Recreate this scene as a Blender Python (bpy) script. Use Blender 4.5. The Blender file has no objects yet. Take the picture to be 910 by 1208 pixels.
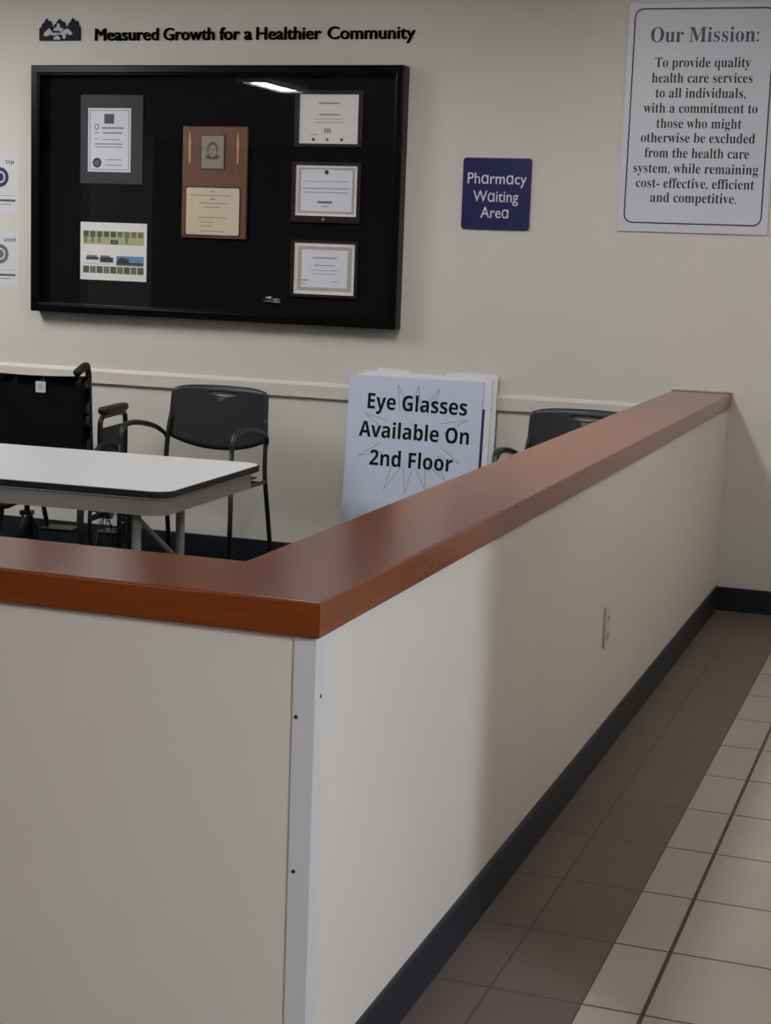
import bpy, bmesh, math, random
from mathutils import Vector, Matrix
random.seed(4)
S = bpy.context.scene
COL = S.collection
PI = math.pi

# ------------------------------------------------------------------ camera
CAM_H = 1.46
cam_d = bpy.data.cameras.new('camera'); cam = bpy.data.objects.new('camera', cam_d); COL.objects.link(cam)
yaw, pitch, roll = 0.330134875, 0.156102667, -0.0360183639
cy, sy, cp, sp, cr, sr = math.cos(yaw), math.sin(yaw), math.cos(pitch), math.sin(pitch), math.cos(roll), math.sin(roll)
fwd = Vector((-sy*cp, cy*cp, -sp)); rt = Vector((cy, sy, 0)); dn = fwd.cross(rt)
right = cr*rt + sr*dn; down = -sr*rt + cr*dn
cam.matrix_world = Matrix(((right.x, -down.x, -fwd.x, 0), (right.y, -down.y, -fwd.y, 0), (right.z, -down.z, -fwd.z, CAM_H), (0, 0, 0, 1)))
cam_d.sensor_fit = 'VERTICAL'; cam_d.sensor_height = 24.0
cam_d.lens = 24.0*1979.92/1208.0
cam_d.clip_start = 0.05
S.camera = cam

# ------------------------------------------------------------------ world, exposure
w = bpy.data.worlds.new('world'); S.world = w; w.use_nodes = True
w.node_tree.nodes['Background'].inputs[0].default_value = (0.8, 0.85, 1.0, 1)
w.node_tree.nodes['Background'].inputs[1].default_value = 0.02
S.view_settings.view_transform = 'Standard'; S.view_settings.look = 'None'
S.view_settings.gamma = 1.0; S.view_settings.use_curve_mapping = False
S.view_settings.exposure = 0.0
LAMP = 43.0            # radiance of the lit ceiling diffusers (waiting area)
LAMP_LOBBY = 2500.0
LAMP_FRONT = 27.0
FILL_CORRIDOR = 10.5  # radiance of the added corridor fill

# ------------------------------------------------------------------ materials
def lin(c):
    return tuple(((v/255)/12.92 if v/255 <= 0.04045 else ((v/255+0.055)/1.055)**2.4) for v in c) + (1.0,)

def N(nt, typ, **kw):
    n = nt.nodes.new(typ)
    for k, v in kw.items():
        if k.startswith('i_'): n.inputs[k[2:]].default_value = v
        else: setattr(n, k, v)
    return n

def mat(name, rgb, rough=0.6, metal=0.0, spec=0.5, noise=0.0, nscale=8.0, bump=0.0, bscale=200.0, stretch=(1, 1, 1), coat=0.0, emit=0.0):
    m = bpy.data.materials.new(name); m.use_nodes = True
    nt = m.node_tree; b = nt.nodes['Principled BSDF']
    b.inputs['Base Color'].default_value = lin(rgb); b.inputs['Roughness'].default_value = rough
    b.inputs['Metallic'].default_value = metal; b.inputs['Specular IOR Level'].default_value = spec
    b.inputs['Coat Weight'].default_value = coat; b.inputs['Coat Roughness'].default_value = 0.15
    tc = N(nt, 'ShaderNodeTexCoord'); mp = N(nt, 'ShaderNodeMapping'); mp.inputs['Scale'].default_value = stretch
    nt.links.new(tc.outputs['Object'], mp.inputs['Vector'])
    if noise:
        t = N(nt, 'ShaderNodeTexNoise'); t.inputs['Scale'].default_value = nscale; t.inputs['Detail'].default_value = 5
        nt.links.new(mp.outputs[0], t.inputs['Vector'])
        r = N(nt, 'ShaderNodeMapRange'); r.inputs['From Min'].default_value = 0.3; r.inputs['From Max'].default_value = 0.7
        r.inputs['To Min'].default_value = 1-noise; r.inputs['To Max'].default_value = 1+noise
        nt.links.new(t.outputs['Fac'], r.inputs['Value'])
        x = N(nt, 'ShaderNodeVectorMath', operation='SCALE'); x.inputs[0].default_value = lin(rgb)[:3]
        nt.links.new(r.outputs[0], x.inputs['Scale']); nt.links.new(x.outputs[0], b.inputs['Base Color'])
    if bump:
        t2 = N(nt, 'ShaderNodeTexNoise'); t2.inputs['Scale'].default_value = bscale; t2.inputs['Detail'].default_value = 2
        nt.links.new(tc.outputs['Object'], t2.inputs['Vector'])
        bp = N(nt, 'ShaderNodeBump'); bp.inputs['Strength'].default_value = bump; bp.inputs['Distance'].default_value = 0.002
        nt.links.new(t2.outputs['Fac'], bp.inputs['Height']); nt.links.new(bp.outputs[0], b.inputs['Normal'])
    if emit:
        b.inputs['Emission Color'].default_value = lin(rgb); b.inputs['Emission Strength'].default_value = emit
    return m

M = {}
M['wall'] = mat('wall_paint', (212, 210, 204), 0.6, noise=0.02, nscale=3, bump=0.12, bscale=260)
M['half_wall'] = mat('half_wall_paint', (216, 210, 201), 0.5, noise=0.02, nscale=2.5, bump=0.1, bscale=260)
M['ceiling'] = mat('ceiling_tile', (215, 213, 208), 0.9, noise=0.03, nscale=40)
M['dark_wall'] = mat('dark_wall_paint', (58, 58, 62), 0.7, noise=0.03)
M['rail'] = mat('rail_paint', (214, 209, 202), 0.4)
M['baseboard'] = mat('navy_vinyl', (27, 33, 44), 0.45, noise=0.06, nscale=12)
M['carpet'] = mat('navy_carpet', (13, 14, 19), 0.95, noise=0.25, nscale=120, spec=0.1)
M['wood_y'] = mat('cherry_laminate_lengthwise', (124, 61, 26), 0.2, noise=0.12, nscale=9, stretch=(9, 0.5, 9), spec=0.5)
M['wood_x'] = mat('cherry_laminate_crosswise', (124, 61, 26), 0.2, noise=0.12, nscale=9, stretch=(0.5, 9, 9), spec=0.5)
M['guard'] = mat('white_vinyl_guard', (206, 207, 207), 0.35)
M['black_frame'] = mat('black_frame_lacquer', (9, 9, 12), 0.3, spec=0.12)
M['black_felt'] = mat('black_felt', (18, 18, 22), 0.9, spec=0.1, noise=0.1, nscale=60)
M['chair_plastic'] = mat('charcoal_plastic', (33, 34, 39), 0.45)
M['chair_metal'] = mat('black_powder_coat', (20, 20, 22), 0.4)
M['vinyl'] = mat('black_vinyl', (13, 13, 16), 0.5, noise=0.08, nscale=30)
M['rubber'] = mat('black_rubber', (18, 18, 20), 0.6)
M['grey_metal'] = mat('grey_painted_steel', (140, 139, 138), 0.4)
M['dark_chrome'] = mat('dark_steel', (70, 72, 76), 0.3, metal=0.8)
M['laminate'] = mat('white_laminate', (192, 193, 196), 0.35, noise=0.01, nscale=30)
M['apron'] = mat('grey_apron', (146, 144, 140), 0.5)
M['white'] = mat('white_sheet', (225, 227, 232), 0.5)
M['sign_white'] = mat('sign_board_white', (206, 210, 222), 0.4)
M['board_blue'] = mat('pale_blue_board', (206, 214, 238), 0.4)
M['board_white'] = mat('foam_board_white', (226, 229, 236), 0.5)
M['foam_edge'] = mat('foam_board_edge', (150, 152, 156), 0.7)
M['navy_ink'] = mat('navy_ink', (34, 40, 92), 0.5)
M['stripe_blue'] = mat('stripe_blue', (48, 58, 128), 0.5)
M['black_ink'] = mat('black_ink', (22, 22, 30), 0.5)
M['board_ink'] = mat('board_lettering_ink', (11, 12, 20), 0.6, spec=0.2)
M['grey_ink'] = mat('grey_ink', (104, 108, 120), 0.6)
M['slate_ink'] = mat('slate_ink', (78, 84, 98), 0.6)
M['pale_ink'] = mat('pale_grey_ink', (158, 160, 164), 0.6)
M['blue_sign'] = mat('blue_sign_plastic', (21, 23, 86), 0.35)
M['sign_text'] = mat('white_sign_letter', (225, 224, 235), 0.5)
M['letter'] = mat('black_raised_letter', (16, 16, 20), 0.6, spec=0.2)
M['logo_pale'] = mat('logo_pale', (176, 181, 196), 0.5)
M['logo_dark'] = mat('logo_navy', (16, 17, 26), 0.6, spec=0.2)
M['paper'] = mat('certificate_paper', (244, 244, 244), 0.6)
M['paper_blue'] = mat('certificate_cool_paper', (236, 240, 250), 0.6)
M['parchment'] = mat('certificate_border', (186, 182, 174), 0.6)
M['cert_frame'] = mat('dark_wood_frame', (34, 23, 22), 0.35, noise=0.15, nscale=20, stretch=(1, 1, 6))
M['grey_mat'] = mat('grey_mat_folder', (46, 46, 54), 0.6)
M['plaque_wood'] = mat('walnut_plaque', (118, 80, 60), 0.4, noise=0.18, nscale=14, stretch=(8, 1, 0.8))
M['plaque_edge'] = mat('plaque_dark_bevel', (60, 40, 26), 0.4)
M['brass'] = mat('brass_plate', (228, 211, 188), 0.5, metal=0.0, noise=0.05, nscale=6)
M['brass_ink'] = mat('engraved_line', (150, 128, 98), 0.6)
M['tin'] = mat('portrait_plate', (160, 150, 138), 0.5)
M['tin_ink'] = mat('portrait_engraving', (96, 84, 78), 0.6)
M['gold'] = mat('gold_metal', (186, 146, 108), 0.35, metal=0.7)
M['silver'] = mat('silver_metal', (150, 152, 158), 0.3, metal=0.8)
M['leaf_pale'] = mat('pale_green_print', (186, 192, 150), 0.6)
M['leaf_mid'] = mat('olive_print', (116, 122, 92), 0.6)
M['leaf_dark'] = mat('dark_green_print', (84, 92, 74), 0.6)
M['sky_print'] = mat('blue_print', (112, 150, 190), 0.6)
M['dark_print'] = mat('dark_print', (52, 56, 60), 0.6)
M['grey_print'] = mat('grey_print', (130, 134, 140), 0.6)
M['ivory'] = mat('ivory_plastic', (206, 198, 178), 0.4)
M['socket_dark'] = mat('socket_slot', (70, 62, 50), 0.5)
M['nail'] = mat('nail_head', (50, 50, 54), 0.4, metal=0.6)
M['caulk'] = mat('cream_caulk', (208, 198, 184), 0.6)
M['tag'] = mat('white_tag', (205, 208, 214), 0.6)
M['notice_paper'] = mat('notice_paper', (212, 214, 218), 0.5)

def grey_lower_left():  # board colour turns mottled grey towards its lower left
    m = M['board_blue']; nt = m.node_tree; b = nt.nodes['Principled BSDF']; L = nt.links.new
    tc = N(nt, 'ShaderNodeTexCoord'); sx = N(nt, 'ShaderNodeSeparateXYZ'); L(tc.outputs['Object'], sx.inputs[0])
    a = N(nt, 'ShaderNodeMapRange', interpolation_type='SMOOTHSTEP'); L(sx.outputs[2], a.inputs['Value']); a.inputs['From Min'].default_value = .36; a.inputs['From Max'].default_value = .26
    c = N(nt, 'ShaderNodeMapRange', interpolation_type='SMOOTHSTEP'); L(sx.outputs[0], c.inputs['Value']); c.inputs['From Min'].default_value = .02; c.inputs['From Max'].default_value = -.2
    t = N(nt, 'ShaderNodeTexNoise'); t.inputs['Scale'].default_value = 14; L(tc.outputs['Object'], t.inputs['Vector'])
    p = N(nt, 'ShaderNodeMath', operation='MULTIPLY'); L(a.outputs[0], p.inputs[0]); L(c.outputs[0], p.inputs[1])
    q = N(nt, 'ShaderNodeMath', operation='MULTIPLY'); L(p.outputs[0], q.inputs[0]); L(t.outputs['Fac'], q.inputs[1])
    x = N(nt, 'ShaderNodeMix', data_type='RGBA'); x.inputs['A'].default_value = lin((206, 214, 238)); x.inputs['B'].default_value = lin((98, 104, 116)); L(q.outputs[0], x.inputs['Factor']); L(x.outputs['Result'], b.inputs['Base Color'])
grey_lower_left()

def lamp_mat(name, strength, rgb=(255, 252, 249)):
    m = bpy.data.materials.new(name); m.use_nodes = True; nt = m.node_tree; nt.nodes.clear()
    e = N(nt, 'ShaderNodeEmission'); e.inputs[0].default_value = lin(rgb); e.inputs[1].default_value = strength
    o = N(nt, 'ShaderNodeOutputMaterial'); nt.links.new(e.outputs[0], o.inputs[0]); return m
M['lamp'] = lamp_mat('lit_diffuser', LAMP)
M['lamp_front'] = lamp_mat('lit_front_diffuser', LAMP_FRONT, (255, 236, 218))
M['fill_corridor'] = lamp_mat('corridor_fill', FILL_CORRIDOR)
M['lamp_lobby'] = lamp_mat('lit_lobby_diffuser', LAMP_LOBBY, (226, 238, 255))

def glass_mat():
    m = bpy.data.materials.new('pane_glass'); m.use_nodes = True; nt = m.node_tree; nt.nodes.clear()
    t = N(nt, 'ShaderNodeBsdfTransparent'); g = N(nt, 'ShaderNodeBsdfGlossy'); g.inputs['Roughness'].default_value = 0.015
    geo = N(nt, 'ShaderNodeNewGeometry'); dt = N(nt, 'ShaderNodeVectorMath', operation='DOT_PRODUCT')
    nt.links.new(geo.outputs['Incoming'], dt.inputs[0]); nt.links.new(geo.outputs['Normal'], dt.inputs[1])
    def mth(op, a, b):
        n = N(nt, 'ShaderNodeMath', operation=op)
        for i, v in enumerate((a, b)):
            if isinstance(v, (int, float)): n.inputs[i].default_value = v
            else: nt.links.new(v, n.inputs[i])
        return n
    c = mth('SUBTRACT', 1.0, mth('ABSOLUTE', dt.outputs['Value'], 0).outputs[0])
    f = mth('ADD', mth('MULTIPLY', mth('POWER', c.outputs[0], 5.0).outputs[0], 0.92).outputs[0], 0.08)
    x = N(nt, 'ShaderNodeMixShader'); o = N(nt, 'ShaderNodeOutputMaterial')
    nt.links.new(f.outputs[0], x.inputs[0]); nt.links.new(t.outputs[0], x.inputs[1]); nt.links.new(g.outputs[0], x.inputs[2]); nt.links.new(x.outputs[0], o.inputs[0])
    return m
M['glass'] = glass_mat()

def tile_mat():
    m = bpy.data.materials.new('corridor_floor_tile'); m.use_nodes = True; nt = m.node_tree; b = nt.nodes['Principled BSDF']
    L = nt.links.new
    geo = N(nt, 'ShaderNodeNewGeometry'); sx = N(nt, 'ShaderNodeSeparateXYZ'); L(geo.outputs['Position'], sx.inputs[0])
    def mth(op, a, bb, c=None):
        n = N(nt, 'ShaderNodeMath', operation=op)
        for i, v in enumerate((a, bb, c)):
            if v is None: continue
            if isinstance(v, (int, float)): n.inputs[i].default_value = v
            else: L(v, n.inputs[i])
        return n.outputs[0]
    X, Y = sx.outputs[0], sx.outputs[1]
    def grout(v, off, per, half):
        q = mth('DIVIDE', mth('SUBTRACT', v, off), per)
        fr = mth('SUBTRACT', q, mth('ROUND', q, 0))
        d = mth('MULTIPLY', mth('ABSOLUTE', fr, 0), per)
        return mth('LESS_THAN', d, half), mth('FLOOR', q, 0)
    nz = N(nt, 'ShaderNodeTexNoise'); nz.inputs['Scale'].default_value = 3.0; nz.inputs['Detail'].default_value = 4; L(geo.outputs['Position'], nz.inputs['Vector'])
    gx, ix = grout(X, -0.801, 0.3095, 0.0024); gy, iy = grout(Y, 3.092, 0.3215, 0.0030)
    big = mth('LESS_THAN', mth('ABSOLUTE', mth('SUBTRACT', X, -0.4925), 0), 0.0045)
    edge = mth('LESS_THAN', mth('ABSOLUTE', mth('SUBTRACT', X, -0.614), 0), 0.0018)
    g = mth('MAXIMUM', mth('MAXIMUM', gx, gy), mth('MAXIMUM', big, edge))
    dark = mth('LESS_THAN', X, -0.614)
    wn = N(nt, 'ShaderNodeTexWhiteNoise'); cv = N(nt, 'ShaderNodeCombineXYZ'); L(ix, cv.inputs[0]); L(iy, cv.inputs[1]); L(cv.outputs[0], wn.inputs['Vector'])
    var = mth('ADD', mth('MULTIPLY', wn.outputs['Value'], 0.10), mth('MULTIPLY', nz.outputs['Fac'], 0.30))
    var = mth('ADD', var, 0.80)
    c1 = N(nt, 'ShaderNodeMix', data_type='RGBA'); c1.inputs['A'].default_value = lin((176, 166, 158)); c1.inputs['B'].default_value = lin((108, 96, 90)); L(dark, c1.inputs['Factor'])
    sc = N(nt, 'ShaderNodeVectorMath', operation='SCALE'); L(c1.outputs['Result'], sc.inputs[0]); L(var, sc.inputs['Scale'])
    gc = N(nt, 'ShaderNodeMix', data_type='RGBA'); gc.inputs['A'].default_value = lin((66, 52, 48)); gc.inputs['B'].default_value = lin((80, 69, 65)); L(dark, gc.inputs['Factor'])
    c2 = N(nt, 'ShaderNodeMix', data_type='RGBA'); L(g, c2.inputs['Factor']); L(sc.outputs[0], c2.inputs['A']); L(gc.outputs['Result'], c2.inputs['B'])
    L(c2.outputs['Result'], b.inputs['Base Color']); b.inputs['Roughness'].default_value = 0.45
    b.inputs['Specular IOR Level'].default_value = 0.3
    bp = N(nt, 'ShaderNodeBump'); bp.inputs['Strength'].default_value = 0.3; bp.inputs['Distance'].default_value = 0.002; bp.invert = True
    L(g, bp.inputs['Height']); L(bp.outputs[0], b.inputs['Normal'])
    return m
M['tile'] = tile_mat()

# ------------------------------------------------------------------ mesh helpers
def obj(name, bm, mats, parent=None, smooth=False, bevel=0.0, seg=2, loc=None):
    me = bpy.data.meshes.new(name); bm.normal_update(); bm.to_mesh(me); bm.free()
    if not isinstance(mats, (list, tuple)): mats = [mats]
    for m in mats: me.materials.append(M[m] if isinstance(m, str) else m)
    if smooth:
        for p in me.polygons: p.use_smooth = True
    o = bpy.data.objects.new(name, me); COL.objects.link(o)
    if parent: o.parent = parent
    if loc: o.location = loc
    if bevel:
        b = o.modifiers.new('bevel', 'BEVEL'); b.width = bevel; b.segments = seg; b.limit_method = 'ANGLE'; b.angle_limit = 0.6
    return o

def tag(o, label=None, cat=None, group=None, kind=None):
    for k, v in (('label', label), ('category', cat), ('group', group), ('kind', kind)):
        if v: o[k] = v
    return o

def empty(name, loc, rz=0.0, rx=0.0):
    o = bpy.data.objects.new(name, None); COL.objects.link(o); o.location = loc; o.rotation_euler = (rx, 0, rz); o.empty_display_size = 0.1
    return o

def box(bm, x0, x1, y0, y1, z0, z1, mi=0):
    v = [bm.verts.new(p) for p in ((x0, y0, z0), (x1, y0, z0), (x1, y1, z0), (x0, y1, z0), (x0, y0, z1), (x1, y0, z1), (x1, y1, z1), (x0, y1, z1))]
    for f in ((0, 3, 2, 1), (4, 5, 6, 7), (0, 1, 5, 4), (1, 2, 6, 5), (2, 3, 7, 6), (3, 0, 4, 7)):
        bm.faces.new([v[i] for i in f]).material_index = mi

def bx(*a): bm = bmesh.new(); box(bm, *a); return bm

def prism(bm, pts, fn, d0, d1, mi=0):
    """polygon pts (a, b) swept between depths d0 and d1; fn(a, b, d) -> xyz"""
    A = [bm.verts.new(fn(a, b, d0)) for a, b in pts]; B = [bm.verts.new(fn(a, b, d1)) for a, b in pts]
    n = len(pts); fs = [bm.faces.new(A), bm.faces.new(B[::-1])]
    for i in range(n): fs.append(bm.faces.new((A[i], B[i], B[(i+1) % n], A[(i+1) % n])))
    for f in fs: f.material_index = mi
    bmesh.ops.recalc_face_normals(bm, faces=fs)

def wallfn(y): return lambda a, b, d: (a, y-d, b)          # polygon in x,z standing off a wall plane towards the room

def rrect(x0, x1, z0, z1, r, n=6):
    out = []
    for cx, cz, a0 in ((x1-r, z1-r, 0), (x0+r, z1-r, 90), (x0+r, z0+r, 180), (x1-r, z0+r, 270)):
        for i in range(n+1):
            a = math.radians(a0+90*i/n); out.append((cx+r*math.cos(a), cz+r*math.sin(a)))
    return out

def ring(bm, outer, inner, fn, d0, d1, mi=0):
    n = len(outer); V = []
    for d in (d0, d1):
        for P in (outer, inner): V.append([bm.verts.new(fn(a, b, d)) for a, b in P])
    o0, i0, o1, i1 = V; fs = []
    for k in range(n):
        j = (k+1) % n
        for q in ((o0[k], o0[j], i0[j], i0[k]), (o1[k], o1[j], i1[j], i1[k]), (o0[k], o0[j], o1[j], o1[k]), (i0[k], i0[j], i1[j], i1[k])):
            f = bm.faces.new(q); f.material_index = mi; fs.append(f)
    bmesh.ops.recalc_face_normals(bm, faces=fs)

def spline(pts, n=6):
    P = [Vector(p) for p in pts]; P = [2*P[0]-P[1]] + P + [2*P[-1]-P[-2]]; out = []
    for i in range(1, len(P)-2):
        a, b, c, d = P[i-1:i+3]
        for k in range(n):
            t = k/n
            out.append(0.5*((2*b)+(c-a)*t+(2*a-5*b+4*c-d)*t*t+(3*b-a-3*c+d)*t*t*t))
    out.append(P[-2]); return out

def tube(bm, pts, r, seg=10, closed=False, mi=0, flat=1.0):
    pts = [Vector(p) for p in pts]; n = len(pts); rings = []; up = None
    for i, p in enumerate(pts):
        if closed: t = (pts[(i+1) % n]-pts[i-1]).normalized()
        else: t = (pts[min(i+1, n-1)]-pts[max(i-1, 0)]).normalized()
        if up is None:
            up = Vector((0, 0, 1)) if abs(t.z) < 0.9 else Vector((0, 1, 0))
        a = up - t*up.dot(t)
        a.normalize(); up = a; b = t.cross(a)
        rr = r[i] if isinstance(r, (list, tuple)) else r
        rings.append([bm.verts.new(p + a*rr*flat*math.sin(2*PI*k/seg) + b*rr*math.cos(2*PI*k/seg)) for k in range(seg)])
    fs = []
    for i in range(n if closed else n-1):
        A, B = rings[i], rings[(i+1) % n]
        for k in range(seg): fs.append(bm.faces.new((A[k], A[(k+1) % seg], B[(k+1) % seg], B[k])))
    if not closed: fs.append(bm.faces.new(rings[0])); fs.append(bm.faces.new(rings[-1]))
    for f in fs: f.material_index = mi
    bmesh.ops.recalc_face_normals(bm, faces=fs)

def circ(c, r, axis='x', n=32):
    out = []
    for k in range(n):
        a = 2*PI*k/n; u, v = r*math.cos(a), r*math.sin(a)
        out.append((c[0], c[1]+u, c[2]+v) if axis == 'x' else ((c[0]+u, c[1], c[2]+v) if axis == 'y' else (c[0]+u, c[1]+v, c[2])))
    return out

def ball(bm, c, r, sx=1, sy_=1, sz=1, u=12, v=8):
    g = bmesh.ops.create_uvsphere(bm, u_segments=u, v_segments=v, radius=r)
    for q in g['verts']: q.co = Vector((q.co.x*sx+c[0], q.co.y*sy_+c[1], q.co.z*sz+c[2]))

def disc(bm, c, r, fn, d0, d1, mi=0, n=20):
    prism(bm, [(c[0]+r*math.cos(2*PI*k/n), c[1]+r*math.sin(2*PI*k/n)) for k in range(n)], fn, d0, d1, mi)

# ------------------------------------------------------------------ lettering
BS = (0x1d5d4, 0x1d5ee, 0x1d7ec); SERIF = (0x1d400, 0x1d41a, 0x1d7ce)
def style(s, st):
    if not st: return s
    o = ''
    for c in s:
        if 'A' <= c <= 'Z': o += chr(st[0]+ord(c)-65)
        elif 'a' <= c <= 'z': o += chr(st[1]+ord(c)-97)
        elif c.isdigit(): o += chr(st[2]+ord(c)-48)
        else: o += c
    return o

def text_verts(body, st=None, offset=0.0):
    cu = bpy.data.curves.new('t', 'FONT'); cu.body = style(body, st); cu.offset = offset; cu.resolution_u = 3
    o = bpy.data.objects.new('t', cu); COL.objects.link(o)
    me = bpy.data.meshes.new_from_object(o)
    vs = [v.co.copy() for v in me.vertices]; fs = [list(p.vertices) for p in me.polygons]
    bpy.data.objects.remove(o); bpy.data.curves.remove(cu); bpy.data.meshes.remove(me)
    return vs, fs

_cap = {}
def cap_height(st, offset):
    k = (st, offset)
    if k not in _cap:
        vs, _ = text_verts('H', st, offset); _cap[k] = max(v.y for v in vs)
    return _cap[k]

def text(bm, body, x0, x1, z, cap, fn, d, st=None, offset=0.0, mi=0, drop=0.0):
    """lettering between x0 and x1 on baseline z, capitals cap tall, face at depth d of fn; drop = fall of the baseline over its width"""
    vs, fs = text_verts(body, st, offset)
    lo, hi = min(v.x for v in vs), max(v.x for v in vs); kx = (x1-x0)/(hi-lo); kz = cap/cap_height(st, offset)
    def P(v, dd):
        a = (v.x-lo)*kx
        return fn(x0+a, z+v.y*kz-drop*a/(x1-x0), dd)
    A = [bm.verts.new(P(v, d)) for v in vs]; new = []
    for f in fs:
        try: q = bm.faces.new([A[i] for i in f]); q.material_index = mi; new.append(q)
        except ValueError: pass
    B = [bm.verts.new(P(v, 0)) for v in vs]
    cnt = {}
    for f in fs:
        for i in range(len(f)):
            e = (f[i], f[(i+1) % len(f)])
            cnt[tuple(sorted(e))] = cnt.get(tuple(sorted(e)), 0)+1
    for (i, j), c in cnt.items():
        if c == 1:
            q = bm.faces.new((A[i], A[j], B[j], B[i])); q.material_index = mi; new.append(q)
    bmesh.ops.recalc_face_normals(bm, faces=new)

def bars(bm, rows, fn, d, mi=0):
    """printed lines: rows of (x0, x1, z, thickness)"""
    for x0, x1, z, t in rows:
        prism(bm, [(x0, z-t/2), (x1, z-t/2), (x1, z+t/2), (x0, z+t/2)], fn, d, d+0.0006, mi)

# ================================================================== THE SETTING
YB = 7.037                 # face of the back wall
XK, YK = -0.925, 2.387     # corridor face and front face of the half wall
H = 2.6
def struct(name, bm, m, **k): return tag(obj(name, bm, m, **k), kind='structure')

struct('floor', bx(-0.96, 5.0, -5.0, YB+0.1, -0.1, 0), 'tile')
struct('floor_carpet', bx(-9.1, -0.96, -5.0, YB+0.1, -0.1, 0), 'carpet')
struct('ceiling', bx(-9.1, 5.0, -5.0, YB+0.1, H, H+0.1), 'ceiling')
struct('wall_back', bx(-9.1, 5.0, YB, YB+0.1, 0, H), 'wall')
struct('wall_left', bx(-9.1, -9.0, -5.0, YB, 0, H), 'dark_wall')
struct('wall_rear', bx(-9.0, 4.9, -5.0, -4.9, 0, H), 'dark_wall')
struct('wall_right', bx(1.0, 1.12, 1.9, YB, 0, H), 'wall')
struct('wall_column', bx(-9.0, -8.9, -3.45, -2.0, 0, H), 'wall')
struct('wall_lobby', bx(4.9, 5.0, -4.9, YB, 0, H), 'wall')

# half wall: an L in plan, 0.856 tall
bm = bmesh.new()
TK = 0.222
prism(bm, [(-4.6, YK), (XK, YK), (XK, YB), (XK-TK, YB), (XK-TK, YK+TK), (-4.6, YK+TK)], lambda a, b, d: (a, b, d), 0, 0.856)
struct('wall_partition', bm, 'half_wall')

# baseboards (navy vinyl cove)
struct('baseboard_back', bx(-9.0, XK-TK, YB-0.008, YB, 0, 0.108), 'baseboard', bevel=0.003)
bm = bmesh.new(); prism(bm, [(XK, 0), (XK, 0.104), (XK+0.005, 0.104), (XK+0.007, 0.098), (XK+0.008, 0)], lambda a, b, d: (a, d, b), YK-0.008, YB)
struct('baseboard_corridor', bm, 'baseboard')
bm = bmesh.new(); prism(bm, [(YB, 0), (YB, 0.1), (YB-0.005, 0.1), (YB-0.007, 0.095), (YB-0.008, 0)], lambda a, b, d: (d, a, b), XK+0.008, 1.0)
struct('baseboard_end', bm, 'baseboard')
struct('baseboard_front', bx(-4.6, XK, YK-0.008, YK, 0, 0.104), 'baseboard')
struct('baseboard_inside', bx(XK-TK-0.008, XK-TK, YK+TK, YB-0.01, 0, 0.104), 'baseboard')

# chair rail and the caulked strip where the ledge meets the wall
bm = bmesh.new()
prism(bm, [(YB, 0.782), (YB-0.018, 0.782), (YB-0.018, 0.836), (YB-0.008, 0.849), (YB, 0.850)], lambda a, b, d: (d, a, b), -9.0, XK-TK)
struct('trim_1', bm, 'rail')
struct('trim_2', bx(-1.165, -0.906, YB-0.010, YB, 0.914, 0.926), 'caulk', bevel=0.004)

# ceiling lamps (above the frame; their light and their reflection in the case glass are in view), plus one added corridor fill
def troffer(name, x, y0, y1, wd, m, label, drop=0.085):
    r = empty(name, (x, (y0+y1)/2, H)); L = (y1-y0)/2
    b = bmesh.new(); fn = lambda a, c, d: (a, c, -d)
    ring(b, [(-wd/2-.03, -L-.03), (wd/2+.03, -L-.03), (wd/2+.03, L+.03), (-wd/2-.03, L+.03)], [(-wd/2, -L), (wd/2, -L), (wd/2, L), (-wd/2, L)], fn, 0.0, 0.03)
    obj('frame', b, 'white', r)
    obj('diffuser', bx(-wd/2+.004, wd/2-.004, -L+.004, L-.004, -drop, -0.002), m, r, bevel=.015)
    tag(r, label, 'ceiling light'); return r
troffer('ceiling_light', -1.80, 4.3, 5.5, 0.17, 'lamp', 'slim ceiling light strip above the waiting area beside the half wall')
troffer('ceiling_light', -4.90, 2.12, 2.86, 0.17, 'lamp', 'slim ceiling light strip mirrored in the display case glass', 0.02)
troffer('ceiling_light', -4.90, 4.7, 5.9, 0.30, 'lamp', 'wide ceiling light above the wheelchair end of the waiting area')
troffer('ceiling_light', -3.40, -1.6, -0.4, 0.30, 'lamp_front', 'wide ceiling light behind the viewer to the left, in front of the half wall')
troffer('ceiling_light', -1.80, -1.6, -0.4, 0.30, 'lamp_front', 'wide ceiling light behind the viewer, nearest the corner of the half wall')
troffer('ceiling_light', 0.35, 4.4, 5.6, 0.30, 'fill_corridor', 'added dim fill light over the tiled corridor')  # unseen fill, added to brighten the far end of the corridor
troffer('ceiling_light', 3.0, 0.28, 0.42, 0.14, 'lamp_lobby', 'small square ceiling light in the lobby to the right, round the corridor corner')

# ================================================================== LEDGE ON THE HALF WALL
ZT, ZU = 0.914, 0.856
CX1, CY0 = -0.9135, 2.372
CX0, CY1 = CX1-0.243, CY0+0.262
ledge = tag(empty('wood_ledge', (CX1, CY0, ZU)), 'reddish cherry wood ledge capping the L-shaped half wall', 'ledge')
def ledge_board(name, poly, m):
    b = bmesh.new(); prism(b, [(x-CX1, y-CY0) for x, y in poly], lambda a, c, d: (a, c, d), 0, ZT-ZU)
    b.edges.ensure_lookup_table(); mit = ((0.0, 0.0), (CX0-CX1, CY1-CY0))
    on = lambda v: any(abs(v.co.x-p) < 1e-5 and abs(v.co.y-q) < 1e-5 for p, q in mit)
    es = [e for e in b.edges if abs(e.verts[0].co.z-e.verts[1].co.z) < 1e-6 and not (on(e.verts[0]) and on(e.verts[1]))]
    bmesh.ops.bevel(b, geom=es, offset=0.004, segments=3, affect='EDGES', profile=0.5)
    return obj(name, b, m, ledge)
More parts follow.
